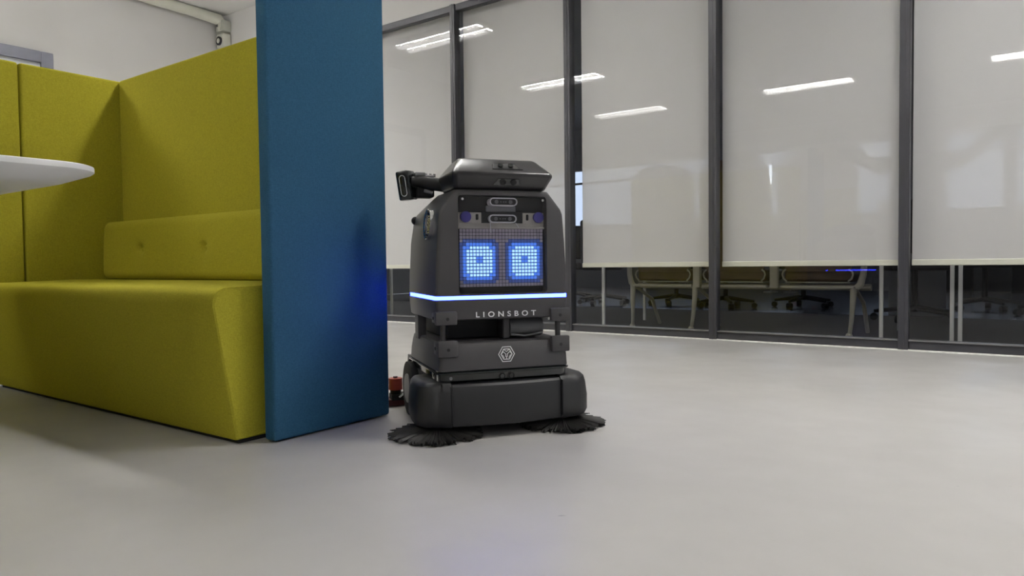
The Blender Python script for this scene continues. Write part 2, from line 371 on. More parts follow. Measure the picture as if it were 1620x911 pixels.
# ceiling lamps: twin louvred strips
LAMPS = [(-6.40, 2.69, 'nearest the glass, at the far left'), (-6.40, 0.05, 'above the far left of the booth, second from the glass'), (-6.60, -2.55, 'far left, third from the glass'),
         (-3.25, 2.69, 'above the floor behind the booth backrest'), (-3.57, -2.55, 'behind the booth, third from the glass'), (-0.55, 2.69, 'above the floor right of the robot'),
         (-0.55, -2.55, 'behind the camera, third from the glass'), (2.40, 2.69, 'added out of view at the right, nearest the glass'),
         (2.40, -2.55, 'added out of view at the right, third from the glass')]  # the right-hand pair is added unseen to bring up the room light
def lamp():
    e = empty('ceiling_lamp', (0, 0, H))
    MB().box(-.68, .68, -.17, .17, -.055, 0, .006, 1).build('housing', M['lamph'], e)
    for s in (-1, 1):
        MB().box(-.64, .64, s*.092-.043, s*.092+.043, -.062, -.0555).build('diffuser', M['lamp'], e)
    f = MB()
    for k in range(29):
        x = -.63 + 1.26*k/28
        f.box(x-.0012, x+.0012, -.14, -.046, -.092, -.0625); f.box(x-.0012, x+.0012, .046, .14, -.092, -.0625)
    for y in (-.14, -.046, .046, .14): f.box(-.65, .65, y-.002, y+.002, -.077, -.0625)
    o = f.build('louvre', M['lamph'], e); o['kind'] = 'stuff'
    return e
L0 = lamp(); first = True
for x, y, l in LAMPS:
    e = L0 if first else copy_tree(L0); first = False
    if y < -2 or x > -4 or y == 0.05:                # strength weighted per lamp to balance light and cast shadows
        for ch in e.children:
            if ch.name.startswith('diffuser'): ch.data = ch.data.copy(); ch.data.materials[0] = M['lampdim' if y < -2 or x == -3.25 else 'lampbright' if y == 0.05 else 'lampmid']
    e.location = (x+.66, y, H)
    tag(e, 'white twin-strip ceiling lamp ' + l, 'lamp', 'twin-strip ceiling lamps above the room')

# ------------------------------------------------------------ the booth
BX0, BX1, BY = -3.68, -1.87, 1.745
def slab(name, x0, x1, y0, y1, z0, z1, m, label, cat, group=None, bev=.012):
    o = MB().box(x0-(x0+x1)/2, x1-(x0+x1)/2, y0-(y0+y1)/2, y1-(y0+y1)/2, z0, z1, bev, 3).build(name, m, None, True, ((x0+x1)/2, (y0+y1)/2, 0))
    return tag(o, label, cat, group)
slab('tall_screen', BX0+.001, -1.897, BY, BY+.05, .01, 1.440, M['green'], 'tall olive green upholstered panel behind the bench backrest', 'partition')
gp = 'tall green side panels of the booth'
slab('tall_screen', BX0-.05, BX0, 1.318, BY+.05, .01, 1.440, M['green'], 'olive green side panel in the booth corner beside the bench', 'partition', gp)
slab('tall_screen', BX0-.05, BX0, .42, 1.313, .01, 1.440, M['green'], 'olive green side panel at the left edge behind the white table', 'partition', gp)
slab('tall_screen', -1.842, -1.790, 1.264, 1.726, .004, 1.62, M['blue'], 'tall petrol blue upholstered end panel beside the robot', 'partition', bev=.010)

# bench: upholstered block with undercut front
bench = tag(empty('booth_bench', ((BX0+BX1)/2, 1.4, 0)), 'olive green upholstered booth bench with a slanting front, below the backrest cushion', 'bench')
bo = Vector(((BX0+BX1)/2, 1.4, 0))
def bench_profile(crown):
    p = [(1.195, .012), (1.190, .02)]
    for i in range(1, 9): t = i/9; p.append((1.190-.062*t, .02+.385*t))
    for i in range(7):
        a = PI + .16 - (PI/2+.16)*i/6; p.append((1.172+.045*math.cos(a), .412+.045*math.sin(a)))
    for i in range(1, 8): t = i/8; p.append((1.172+(BY-.01-1.172)*t, .457+crown*math.sin(PI*t)))
    p += [(BY-.004, .452), (BY-.004, .012)]
    return p
b = bmesh.new(); rings = []
xsn = [BX0+.004, BX0+.012] + [BX0+.05+(BX1-BX0-.1)*i/14 for i in range(15)] + [BX1-.012, BX1-.004, BX1]
for k, x in enumerate(xsn):
    ins = 0.0 if 0 < k < len(xsn)-1 else .006
    if k == len(xsn)-2: ins = .0015
    cr = .010 if 2 < k < len(xsn)-4 else .004
    pr = bench_profile(cr); cyy = 1.43; czz = .23
    rings.append([b.verts.new((x, y+(ins if y < cyy else -ins), z+(ins if z < czz else -ins))) for y, z in pr])
for r0, r1 in zip(rings, rings[1:]):
    for j in range(len(r0)): b.faces.new((r0[j], r0[(j+1) % len(r0)], r1[(j+1) % len(r0)], r1[j]))
b.faces.new(rings[0]); b.faces.new(rings[-1][::-1])
o = MB().add(b).build('seat_block', M['green'], bench, True); o.location = -bo
o = MB().box(BX0+.01, BX1-.012, 1.205, BY-.01, 0, .014).build('plinth', M['plinth'], bench); o.location = -bo  # its black stands for the shadow line under the bench
# seam piping where the end face meets the top
sp = [(BX1-.001, y, z+.0005) for y, z in bench_profile(.004)[9:24]]
o = MB().tube(sp, .0018, 6).build('seam', M['green'], bench, True); o.location = -bo

# backrest cushion with button tufts
cush = tag(empty('backrest_cushion', (-2.78, 1.69, .46)), 'long olive green backrest cushion with two button tufts in view', 'cushion')
co = Vector((-2.78, 1.69, .46)); bx = [-3.312, -2.788, -2.264]; bz = .599
b = bmesh.new(); nx, nz = 171, 28; yF, yBk = 1.636, 1.740; grid = []
for i in range(nx+1):
    colv = []
    x = BX0+.006 + (BX1-.002-BX0-.006)*i/nx
    for k in range(nz+1):
        z = .466 + .272*k/nz
        ex = min(x-BX0-.006, BX1-.002-x, .03)/.03; ez = min(z-.466, .738-z, .03)/.03
        y = yF + .016*(1-min(1, ex))**2 + .018*(1-min(1, ez))**2 - .004*math.sin(PI*(k/nz)) + .012*(k/nz)
        for q in bx:
            rr_ = math.hypot(x-q, z-bz); y += .022*math.exp(-(rr_/.017)**2) + .010*math.exp(-(rr_/.055)**2)
            if z < bz: y += .0025*math.exp(-((x-q)/.006)**2)
        colv.append(b.verts.new((x, y, z)))
    grid.append(colv)
for i in range(nx):
    for k in range(nz): b.faces.new((grid[i][k], grid[i+1][k], grid[i+1][k+1], grid[i][k+1]))
edge = [grid[i][0] for i in range(nx+1)] + [grid[nx][k] for k in range(1, nz+1)] + [grid[i][nz] for i in range(nx-1, -1, -1)] + [grid[0][k] for k in range(nz-1, 0, -1)]
back = [b.verts.new((v.co.x, yBk, v.co.z)) for v in edge]
for j in range(len(edge)): b.faces.new((edge[j], back[j], back[(j+1) % len(edge)], edge[(j+1) % len(edge)]))
b.faces.new(back)
o = MB().add(b).build('cushion_block', M['green'], cush, True); o.location = -co
for q in bx[:2]:
    b = bmesh.new(); bmesh.ops.create_uvsphere(b, u_segments=14, v_segments=8, radius=.010)
    bmesh.ops.scale(b, vec=(1, .55, 1), verts=b.verts); bmesh.ops.translate(b, vec=(q, 1.662, bz), verts=b.verts)
    o = MB().add(b).build('button', M['green'], cush, True); o.location = -co

# unseen facing half of the booth, added to shade the visible bench front
slab('tall_screen', BX0+.001, -1.845, -.99, -.94, .01, 1.440, M['green'], 'olive green upholstered panel on the near side of the booth, added out of view to shade the bench', 'partition')
slab('tall_screen', BX0-.05, BX0, -.99, .415, .01, 1.440, M['green'], 'olive green side panel of the near half of the booth, added out of view to shade the bench', 'partition', gp)
b2 = copy_tree(bench); b2.location = (b2.location.x+.004, -.94+BY-1.4+.004, 0); b2.rotation_euler = (0, 0, PI); b2['label'] = 'olive green booth bench facing the visible one, added out of view to shade it'

# white table, its rounded corner reaching into view
tb = tag(empty('booth_table', (-2.45, .36, 0)), 'white booth table with rounded corners and a tapered underside, at the left edge', 'table')
def tshape(z, ins, r): return at(rr(-.82+ins, .82-ins, -.395+ins, .395-ins, r, r, 10), z)
MB().loft([tshape(.742, .006, .10), tshape(.740, .001, .104), tshape(.736, 0, .105), tshape(.729, 0, .105), tshape(.724, .006, .10), tshape(.705, .055, .075), tshape(.701, .10, .06)][::-1]).build('table_top', M['white'], tb, True)
MB().tube([(0, 0, .01), (0, 0, .705)], .04, 20).build('pedestal', M['steel'], tb, True)
MB().loft([at(rr(-.3, .3, -.22, .22, .05, .05), z) for z in (0, .012)]).build('base_plate', M['steel'], tb, True)

# ------------------------------------------------------------ the cleaning robot
ROB = (-1.269, 1.715, 0); RZ = math.radians(90-34.1)
rob = tag(empty('cleaning_robot', ROB, RZ), 'charcoal floor-cleaning robot with a glowing blue pixel-eye screen, standing beside the blue panel', 'robot')
def part(mb, name, m, parent=None, smooth=True): return mb.build(name, M[m] if isinstance(m, str) else m, parent or rob, smooth)

# chassis, wheels
part(MB().box(-.20, .20, .10, .56, .035, .168, .01, 2), 'chassis', 'matte')
for s in (-1, 1):
    wv = part(MB().tube([(s*.188, .43, .092), (s*.222, .43, .092)], .092, 32), 'drive_wheel', 'matte')
    part(MB().tube([(s*.2215, .43, .092), (s*.226, .43, .092)], .05, 24), 'wheel_cap', 'steel', wv)
for s in (-1, 1):
    part(MB().tube([(s*.12, .14, .032), (s*.145, .14, .032)], .032, 20), 'castor', 'matte')

# front bumper: centre and two cheeks
def front(u): return -.002 + .030*(u/.17)**2 if abs(u) < .17 else .028
def bump_center():
    L = []
    zs_ = [(.036, .012), (.040, .003), (.06, 0), (.145, .0), (.157, .003), (.163, .012)]
    us = [-.172 + .344*i/16 for i in range(17)]
    for z, ins in zs_:
        pl = [(u, front(u)*.5+ins, z - .0) for u in us] + [(u, .12, z) for u in us[::-1]]
        L.append(pl)
    return MB().loft(L)
part(bump_center(), 'front_bumper', 'bump_')
def cheek(s):
    L = []
    for z, ins in [(.034, .018), (.039, .007), (.055, .001), (.10, .001), (.140, .005), (.158, .009), (.167, .017), (.1705, .029)]:
        out = [(.174, .010+ins), (.20, .014+ins)]
        R = .062; W_ = .275 if s < 0 else .288
        for i in range(11):
            a = -PI/2 + PI/2*i/10; out.append((W_-R-ins+R*math.cos(a), .020+R+ins+R*math.sin(a)*.98))
        out += [(W_-.002-ins, .15), (W_-.010-ins, .215-ins*.3), (.255-ins, .245-ins), (.174, .245-ins)]
        L.append([(s*u, d_, z) for u, d_ in out])
    return MB().loft(L)
for s in (-1, 1):
    o = part(cheek(s), 'bumper_cheek', 'bump_')
    part(MB().box(s*.176-.002, s*.176+.002, .0065, .03, .05, .158, .001, 1), 'bumper_seam', 'matte')

# side brushes: hub and splayed bristle tufts, at rest
for s, a0 in ((-1, 3.22), (1, -.17)):
    h_ = part(MB().tube([(s*.205, .095, .014), (s*.205, .095, .036)], [.045, .030], 20), 'side_brush', 'matte')
    tf = MB(); b = bmesh.new()
    for t in range(5):
        A = a0 + 2*PI*t/5
        for k in range(120):
            a = A + random.gauss(0, .30); l = .143*random.uniform(.78, 1.02); r0 = .03
            p0 = Vector((s*.205+r0*math.cos(a), .095+r0*math.sin(a), .022+random.uniform(0, .008)))
            a2 = a - .12
            p1 = Vector((s*.205+l*math.cos(a2), .095+l*math.sin(a2), .0015+random.uniform(0, .012)))
            sd = Vector((-math.sin(a), math.cos(a), 0))*.0022; up = Vector((0, 0, .0028))
            q = [b.verts.new(v) for v in (p0-sd, p0+up, p0+sd, p1-sd*1.3, p1+up, p1+sd*1.3)]
            for f_ in ((0, 1, 4, 3), (1, 2, 5, 4), (2, 0, 3, 5)): b.faces.new([q[j] for j in f_])
    o = part(tf.add(b), 'bristles', 'bristle', h_, False); o['kind'] = 'stuff'

# gloss sensor band
def bandpts(ins, r=.03): return rr(-.211+ins, .211-ins, .030+ins, .50-ins, r, .06, 6)
part(MB().loft([at(bandpts(.02), .158), at(bandpts(.018), .166), at(bandpts(.006), .172), at(bandpts(.006), .190)]), 'sensor_band', 'gloss')
part(MB().loft([at(bandpts(.004), .190), at(bandpts(-.002), .192), at(bandpts(-.003), .1955), at(bandpts(.004), .198)]), 'band_lip', 'gloss')
for u in (-.012, .017):
    q = part(MB().tube([(u, .040, .178), (u, .0335, .178)], .0095, 20), 'sensor_ring', 'matte')
    part(MB().tube([(u, .036, .178), (u, .0325, .178)], .0065, 20), 'sensor_lens', 'gloss', q)
part(MB().tube([(-.172, .040, .180), (-.172, .034, .180)], .005, 12), 'bolt', 'steel')

# lower shell
def low(ins, z, bk=.0): return at(rr(-.207+ins, .207-ins, .034+ins+bk, .52-ins, .014, .09, 6), z)
part(MB().loft([low(.004, .199), low(.000, .201), low(.002, .235), low(.006, .262, .002), low(.010, .279, .006), low(.016, .2835, .012)]), 'lower_shell', 'body')
# its side skirts, cut by the wheel arch
for s in (-1, 1):
    b = bmesh.new(); pr = [(.055, .199), (.052, .168), (.12, .150)]
    pr += [(.43-.118*math.cos(a), .085+.118*math.sin(a)) for a in [math.radians(q) for q in (35, 55, 75, 95, 115, 135, 150)]]
    pr += [(.525, .16), (.51, .199)]
    fr = [b.verts.new((s*.204, d_, z)) for d_, z in pr]; bk = [b.verts.new((s*.190, d_, z)) for d_, z in pr]
    b.faces.new(fr); b.faces.new(bk[::-1])
    for j in range(len(fr)): b.faces.new((fr[j], fr[(j+1) % len(fr)], bk[(j+1) % len(fr)], bk[j]))
    part(MB().add(b), 'side_skirt', 'body', None, False)
# silver lion-hexagon emblem on the lower shell
def bars(mb, segs, O, ax, ay, nrm, wd, th):
    for (x0, y0), (x1, y1) in segs:
        p = Vector(O)+Vector(ax)*x0+Vector(ay)*y0; q = Vector(O)+Vector(ax)*x1+Vector(ay)*y1
        t = (q-p).normalized(); sd = t.cross(Vector(nrm)).normalized()*wd/2; n_ = Vector(nrm)*th
        b = bmesh.new(); p = p-t*wd*.4; q = q+t*wd*.4
        v = [b.verts.new(c) for c in (p-sd, p+sd, q+sd, q-sd, p-sd+n_, p+sd+n_, q+sd+n_, q-sd+n_)]
        for f_ in ((0, 1, 2, 3), (7, 6, 5, 4), (0, 4, 5, 1), (1, 5, 6, 2), (2, 6, 7, 3), (3, 7, 4, 0)): b.faces.new([v[j] for j in f_])
        mb.add(b)
    return mb
def hexa(r, sy=1.0, sx=1.0): return [(r*sx*math.cos(a), r*sy*math.sin(a)) for a in [math.radians(60*k) for k in range(6)]]
def closed(p): return [(p[i], p[(i+1) % len(p)]) for i in range(len(p))]
EMB = closed(hexa(1.0)) + closed(hexa(.70))
EMB2 = [((-.42, .30), (-.10, .02)), ((.42, .30), (.10, .02)), ((-.10, .02), (-.10, -.25)), ((.10, .02), (.10, -.25)), ((-.10, -.25), (0, -.38)), ((.10, -.25), (0, -.38)),
        ((-.5, -.1), (-.3, -.45)), ((.5, -.1), (.3, -.45)), ((-.3, .52), (0, .30)), ((.3, .52), (0, .30)), ((-.66, 0), (-.42, .30)), ((.66, 0), (.42, .30)), ((0, -.38), (0, -.62))]
def emblem(O, ax, ay, n_, r, name, m, wd):
    mb = MB(); sc = lambda L: [((a[0]*r, a[1]*r), (c[0]*r, c[1]*r)) for a, c in L]
    bars(mb, sc(EMB), O, ax, ay, n_, wd, .0015); bars(mb, sc(EMB2), O, ax, ay, n_, wd*.8, .0015)
    return part(mb, name, m, None, False)
o = emblem((.003, .0365, .2435), (1, 0, 0), (0, 0, 1), (0, -1, 0), .0255, 'emblem', 'silver', .0024)
# label on the left flank (partly hidden lettering: dark strokes on a pale slanted plate)
b = bmesh.new(); q = [(.130, .194), (.062, .200), (.058, .150), (.128, .166)]
f1 = [b.verts.new((-.2045, d_, z)) for d_, z in q]; f2 = [b.verts.new((-.2065, d_, z)) for d_, z in q]
b.faces.new(f1); b.faces.new(f2[::-1])
for j in range(4): b.faces.new((f1[j], f1[(j+1) % 4], f2[(j+1) % 4], f2[j]))
lb = part(MB().add(b), 'flank_label', 'label', None, False)
mb = MB(); bars(mb, [((.118, .186), (.108, .178)), ((.108, .178), (.100, .190)), ((.094, .188), (.094, .165)), ((.094, .165), (.084, .162)), ((.084, .162), (.084, .188)), ((.075, .188), (.075, .160))], (-.2065, 0, 0), (0, 1, 0), (0, 0, 1), (-1, 0, 0), .004, .001)
part(mb, 'flank_lettering', 'matte', lb, False)

# gap between the shells: dark core, posts, tank
part(MB().box(-.150, .150, .16, .46, .2836, .352, .004, 1), 'core', 'matte')
part(MB().tube([(.035, .115, .318), (.145, .115, .318)], .029, 20), 'motor_tank', 'dgrey')
part(MB().box(.012, .034, .09, .14, .284, .35, .003, 1), 'motor_bracket', 'body')
part(MB().tube([(.035, .084, .298), (.08, .080, .292), (.14, .083, .300)], .0035, 8), 'cable', 'steel')
for s in (-1, 1):
    part(MB().tube([(s*.186, .068, .27), (s*.186, .068, .36)], .0085, 14), 'front_post', 'body')
    part(MB().box(s*.190-.014, s*.190+.014, .33, .38, .27, .36, .003, 1), 'rear_post', 'body')

# corner brackets wrapping the edges
for s in (-1, 1):
    for z0, z1, ud, in_ in ((.243, .292, .2045, .006), (.338, .378, .2095, .004)):
        mb = MB()
        mb.box(s*.150, s*(ud+.006), .0285 if z0 < .3 else .033, .050, z0, z1, .004, 2)
        mb.box(s*(ud-.004), s*(ud+.006), .034, .085, z0+.006, z1-.004, .003, 2)
        q = part(mb, 'corner_bracket', 'body')
        yb = .0285 if z0 < .3 else .033
        part(MB().tube([(s*.180, yb+.004, (z0+z1)/2-.002), (s*.180, yb-.0012, (z0+z1)/2-.002)], .005, 12), 'bolt', 'matte', q)
        part(MB().tube([(s*(ud+.004), .066, (z0+z1)/2), (s*(ud+.0072), .066, (z0+z1)/2)], .005, 12), 'bolt', 'matte', q)

# upper body
def up(u, z, d0=.045, d1=.50, ins=0., rf=.013, rb=.085): return at(rr(-u+ins, u-ins, d0+ins, d1-ins, rf, rb, 6), z)
part(MB().loft([up(.200, .349, .052), up(.207, .353, .046), up(.2115, .39), up(.2125, .4105)]), 'lower_collar', 'body')
part(MB().loft([up(.208, .4105, .050), up(.208, .4235, .050)]), 'strip_recess', 'matte')
shell = part(MB().loft([up(.2125, .4235), up(.2095, .50), up(.2045, .59), up(.1985, .668, .045, .47), up(.193, .683, .045, .45), up(.1545, .732, .047, .36), up(.150, .738, .050, .34)]), 'upper_shell', 'body')
# cavity for the screen
def rrz(u0, u1, z0, z1, r, n=5): return [(p[0], p[1]) for p in rr(u0, u1, z0, z1, r, r, n)]
su0, su1, sz0, sz1 = -.1405, .1425, .4275, .7225
cut = MB().loft([[(u, d_, z) for u, z in rrz(su0, su1, sz0, sz1, .012)] for d_ in (.0, .082)]).build('cutter', M['matte'], rob)
bmod = shell.modifiers.new('cut', 'BOOLEAN'); bmod.object = cut; bmod.operation = 'DIFFERENCE'; bmod.solver = 'EXACT'
bpy.context.view_layer.update()
dg = bpy.context.evaluated_depsgraph_get(); nm = bpy.data.meshes.new_from_object(shell.evaluated_get(dg))
shell.modifiers.clear(); shell.data = nm
bpy.data.objects.remove(cut, do_unlink=True)
nm.name = 'upper_shell'; nm.set_sharp_from_angle(angle=math.radians(32))

# light strip around collar
def strip_seg(filter_, out=.0, z0=.4115, z1=.4225):
    pts = rr(-.2115, .2115, .0465, .4985, .013, .085, 6); b = bmesh.new(); n = len(pts); V = []
    for p in pts: V.append([b.verts.new((p[0], p[1], z0)), b.verts.new((p[0], p[1], z1)), b.verts.new((p[0]*.985, p[1]*.98+.004, z1)), b.verts.new((p[0]*.985, p[1]*.98+.004, z0))])
    for j in range(n):
        k = (j+1) % n; mid = ((pts[j][0]+pts[k][0])/2, (pts[j][1]+pts[k][1])/2)
        if not filter_(pts[j], pts[k], mid): continue
        b.faces.new((V[j][0], V[k][0], V[k][1], V[j][1])); b.faces.new((V[j][1], V[k][1], V[k][2], V[j][2])); b.faces.new((V[j][0], V[j][3], V[k][3], V[k][0]))
    bmesh.ops.delete(b, geom=[v for v in b.verts if not v.link_faces], context='VERTS')
    return MB().add(b)
part(strip_seg(lambda a, c, m_: not (m_[1] > .41 and a[1] > .411 and c[1] > .411)), 'light_strip', 'strip')
part(strip_seg(lambda a, c, m_: a[1] > .47 and c[1] > .47), 'light_strip', 'strip')

# screen internals
sc = part(MB().box(su0+.001, su1-.001, .0805, .083, sz0, sz1), 'screen_back', 'matte', None, False)
part(MB().box(-.1395, .1405, .066, .080, .622, .641, .001, 1), 'beige_board', 'beige', sc)
for a_, b_ in ((-.1395, -.062), (.072, .1405)): part(MB().box(a_, b_, .066, .072, .6405, .673, .001, 1), 'beige_board', 'beige', sc)
for u in (-.076, .086): part(MB().box(u-.004, u+.004, .0645, .0665, .650, .668, .002, 1), 'board_slot', 'matte', sc)
for u in (-.113, .121): part(MB().tube([(u, .066, .659), (u, .056, .659)], .0165, 24), 'speaker_disc', 'indigo', sc)
mb = MB()
mb.box(-.062, .072, .070, .080, .642, .676, .001, 1)
part(mb, 'dark_board', 'matte', sc, False)
part(MB().box(-.045, .052, .074, .080, .672, .695, .004, 2), 'grey_cowl', 'steel', sc)
def capsule(uc, zc, hw, r, d_, k=8):
    pts = []
    for i in range(k+1): a = -PI/2+PI*i/k; pts.append((uc+hw-r+r*math.cos(a), d_, zc+r*math.sin(a)))
    for i in range(k+1): a = PI/2+PI*i/k; pts.append((uc-hw+r+r*math.cos(a), d_, zc+r*math.sin(a)))
    return pts
for zc, hw, r, d_, tilt in ((.7045, .0445, .0125, .048, 0), (.654, .0445, .0125, .056, 0)):
    uc = .004
    mb = MB(); mb.ring((capsule(uc, zc, hw, r, d_), capsule(uc, zc, hw, r, .078)), (capsule(uc, zc, hw-.0035, r-.0035, d_), capsule(uc, zc, hw-.0035, r-.0035, .078)))
    q = part(mb, 'camera_bezel', 'silver', sc)
    part(MB().loft([capsule(uc, zc, hw-.003, r-.003, d_+.004), capsule(uc, zc, hw-.003, r-.003, .079)]), 'camera_window', 'matte', q)
    for u in (-.022, .023): part(MB().tube([(uc+u, d_+.0045, zc), (uc+u, d_+.002, zc)], .006, 16), 'camera_lens', 'steel', q)
    for u in (-.008, .001, .008): part(MB().tube([(uc+u, d_+.0045, zc), (uc+u, d_+.003, zc)], .0022, 10), 'camera_emitter', 'steel', q)
# LED matrix 26 x 17
p_, U0, Z0 = .01035, -.1335, .4475
eye = {}
for e0 in (2, 16):
    for r_ in range(9):
        for c_ in range(8):
            if (r_ in (0, 8)) and c_ in (0, 7): continue
            if r_ in (3, 4) and c_ in (3, 4): continue
            if (r_, c_) == (2, 3) and False: continue
            eye[(e0+c_, 16-(5+r_)+0)] = 1
def near(c, r, k): return any((c+a, r+b_) in eye for a in range(-k, k+1) for b_ in range(-k, k+1))
mt = MB(); ml = MB()
bt = bmesh.new(); bl = bmesh.new()
def tile(b, c, r, s_, d0, d1, mi):
    u = U0+(c+.5)*p_; z = Z0+(r+.5)*p_; v = []
    for dd, k in ((d0, .9), (d1, 1.0)):
        for a, e_ in ((-1, -1), (1, -1), (1, 1), (-1, 1)): v.append(b.verts.new((u+a*s_*k, dd, z+e_*s_*k)))
    for f_ in ((0, 1, 2, 3), (0, 4, 5, 1), (1, 5, 6, 2), (2, 6, 7, 3), (3, 7, 4, 0)):
        fc = b.faces.new([v[j] for j in f_]); fc.material_index = mi
for c in range(26):
    for r in range(17):
        mi = 2 if near(c, r, 1) else (1 if near(c, r, 2) else 0)  # painted LED halo: tiles around the eyes emit dim blue spill
        tile(bt, c, r, p_*.43, .060, .063, mi)
for (c, r) in eye: tile(bl, c, r, p_*.345, .0572, .0598, 0)
o = MB().add(bt).build('led_tiles', [M['tile'], M['tiled'], M['tileb']], sc); o['kind'] = 'stuff'
o = MB().add(bl).build('lit_leds', M['led'], sc); o['kind'] = 'stuff'
part(MB().box(-.138, .139, .0632, .08, .4465, .6235, .001, 1), 'matrix_board', 'matte', sc, False)
part(MB().box(-.1395, .1405, .0600, .066, .6235, .629, .001, 1), 'clear_edge', 'beige', sc)
part(MB().tube([(-.037, .058, .642), (-.036, .0545, .612)], .0014, 6), 'light_wire', 'silver', sc)
part(MB().tube([(.045, .058, .642), (.054, .0545, .627)], .0012, 6), 'light_wire', 'silver', sc)
# acrylic front pane, with screws and dark outline
pane = part(MB().loft([[(u, d_, z) for u, z in rrz(su0+.003, su1-.003, sz0+.002, sz1-.003, .010)] for d_ in (.0445, .0468)]), 'screen_pane', 'acrylic', None, False)
for u in (su0+.0135, su1-.0135): part(MB().tube([(u, .0445, sz1-.012), (u, .0425, sz1-.012)], .0038, 14), 'screw', 'chrome', pane)

# lettering on the collar
cu = bpy.data.curves.new('lettering', 'FONT'); cu.body = 'LIONSBOT'; cu.size = .026; cu.space_character = 1.75; cu.extrude = .0007; cu.offset = .0004
cu.align_x = 'CENTER'; cu.align_y = 'CENTER'
to = bpy.data.objects.new('tmp_text', cu); COL.objects.link(to); bpy.context.view_layer.update()
me = bpy.data.meshes.new_from_object(to.evaluated_get(bpy.context.evaluated_depsgraph_get())); bpy.data.objects.remove(to, do_unlink=True)
wx = max(v.co.x for v in me.vertices)-min(v.co.x for v in me.vertices); hy = max(v.co.y for v in me.vertices)-min(v.co.y for v in me.vertices)
sx, sy = .193/wx, .0165/hy; mx_ = sum((max(v.co.x for v in me.vertices), min(v.co.x for v in me.vertices)))/2; my_ = sum((max(v.co.y for v in me.vertices), min(v.co.y for v in me.vertices)))/2
for v in me.vertices: v.co = Vector(((v.co.x-mx_)*sx+.007, .0440-v.co.z, (v.co.y-my_)*sy+.3655))
me.materials.clear(); me.materials.append(M['silver'])
o = bpy.data.objects.new('lettering', me); COL.objects.link(o); o.parent = rob

# round chrome badge on the left flank
def flank(z): return -(.2045 + (.590-z)*(.0060/.078)) if z < .668 else -.1985
cz_, cd_ = .640, .150; nb = Vector((-.9971, 0, -.0)); R = .047
ay_ = Vector((.0767, 0, .997)).normalized(); nb = Vector((-.997, 0, .0767)).normalized(); ax_ = Vector((0, -1, 0))
O_ = Vector((flank(cz_), cd_, cz_))
def circ(r, h_, n=40): return [tuple(O_+nb*h_+ax_*r*math.cos(2*PI*i/n)+ay_*r*math.sin(2*PI*i/n)) for i in range(n)]
q = part(MB().loft([circ(R*.8, -.003), circ(R*.8, .003)]), 'badge', 'gloss')
part(MB().ring((circ(R, .011), circ(R, -.003)), (circ(R*.80, .008), circ(R*.80, -.003))), 'badge_ring', 'chrome', q)
mb = MB(); sc_ = lambda L: [((a[0]*R*.62, a[1]*R*.62), (c[0]*R*.62, c[1]*R*.62)) for a, c in L]
bars(mb, sc_(EMB)+sc_(EMB2), O_+nb*.003, ax_, ay_, nb, .0032, .002); part(mb, 'badge_emblem', 'chrome', q, False)
mb = MB()
for k in range(20):
    a = 2*PI*k/20; c = O_+nb*.0092+ax_*R*.895*math.cos(a)+ay_*R*.895*math.sin(a)
    bars(mb, [((0, -.0028), (0, .0028))], c, ax_*math.cos(a+PI/2)+ay_*math.sin(a+PI/2), ax_*math.cos(a)+ay_*math.sin(a), nb, .0022, .0012)
part(mb, 'badge_lettering', 'matte', q, False)
b = bmesh.new(); bmesh.ops.create_uvsphere(b, u_segments=16, v_segments=10, radius=.014); bmesh.ops.translate(b, vec=(-.196, .385, .665), verts=b.verts)
part(MB().add(b), 'rear_knob', 'matte')

# lid (faceted head)
def lidlev(z, f, hw, hm, dm, hr, dr, c=.012):
    return [(-hw+c, f, z), (hw-c, f, z), (hw, f+c, z), (hm, dm, z), (hr, dr, z), (-hr, dr, z), (-hm, dm, z), (-hw, f+c, z)]
mb = MB(); mb.loft([lidlev(.740, .066, .140, .140, .20, .08, .34), lidlev(.744, .056, .146, .146, .20, .085, .345), lidlev(.780, .024, .159, .158, .205, .095, .37),
                    lidlev(.789, .024, .159, .158, .205, .095, .37), lidlev(.833, .082, .128, .118, .21, .07, .34), lidlev(.838, .092, .121, .110, .205, .062, .33)])
bm2 = mb.bm
lid = part(mb, 'lid', 'lid')
bv = lid.modifiers.new('bevel', 'BEVEL'); bv.width = .003; bv.segments = 2; bv.limit_method = 'ANGLE'; bv.angle_limit = math.radians(20)
# neck under the lid
part(MB().loft([up(.140, .736, .062, .33), up(.140, .742, .062, .33)]), 'neck', 'matte')
# sensor window on the upper slope: recess plate and two lenses
sl = Vector((0, .058, .044)).normalized(); sn = Vector((0, -.044, .058)).normalized()
c0 = Vector((.010, .053, .811))
def sp_(u, t, h_): return tuple(c0 + Vector((u, 0, 0)) + sl*t + sn*h_)
q = part(MB().loft([[sp_(-.040, -.014, h_), sp_(.049, -.014, h_), sp_(.036, .017, h_), sp_(-.030, .017, h_), sp_(-.038, .010, h_)] for h_ in (-.002, .0012)]), 'sensor_window', 'matte', None, False)
part(MB().ring(([sp_(-.043, -.017, .002), sp_(.053, -.017, .002), sp_(.038, .020, .002), sp_(-.034, .020, .002)], [sp_(-.043, -.017, -.003), sp_(.053, -.017, -.003), sp_(.038, .020, -.003), sp_(-.034, .020, -.003)]),
               ([sp_(-.039, -.014, .002), sp_(.047, -.014, .002), sp_(.034, .017, .002), sp_(-.030, .017, .002)], [sp_(-.039, -.014, -.003), sp_(.047, -.014, -.003), sp_(.034, .017, -.003), sp_(-.030, .017, -.003)])), 'window_rim', 'lid', q, False)
for u in (-.015, .018): part(MB().tube([sp_(u, -.001, .001), sp_(u, -.001, .006)], .008, 18), 'sensor_lens', 'gloss', q)
sl2 = Vector((0, .032, -.036)).normalized()
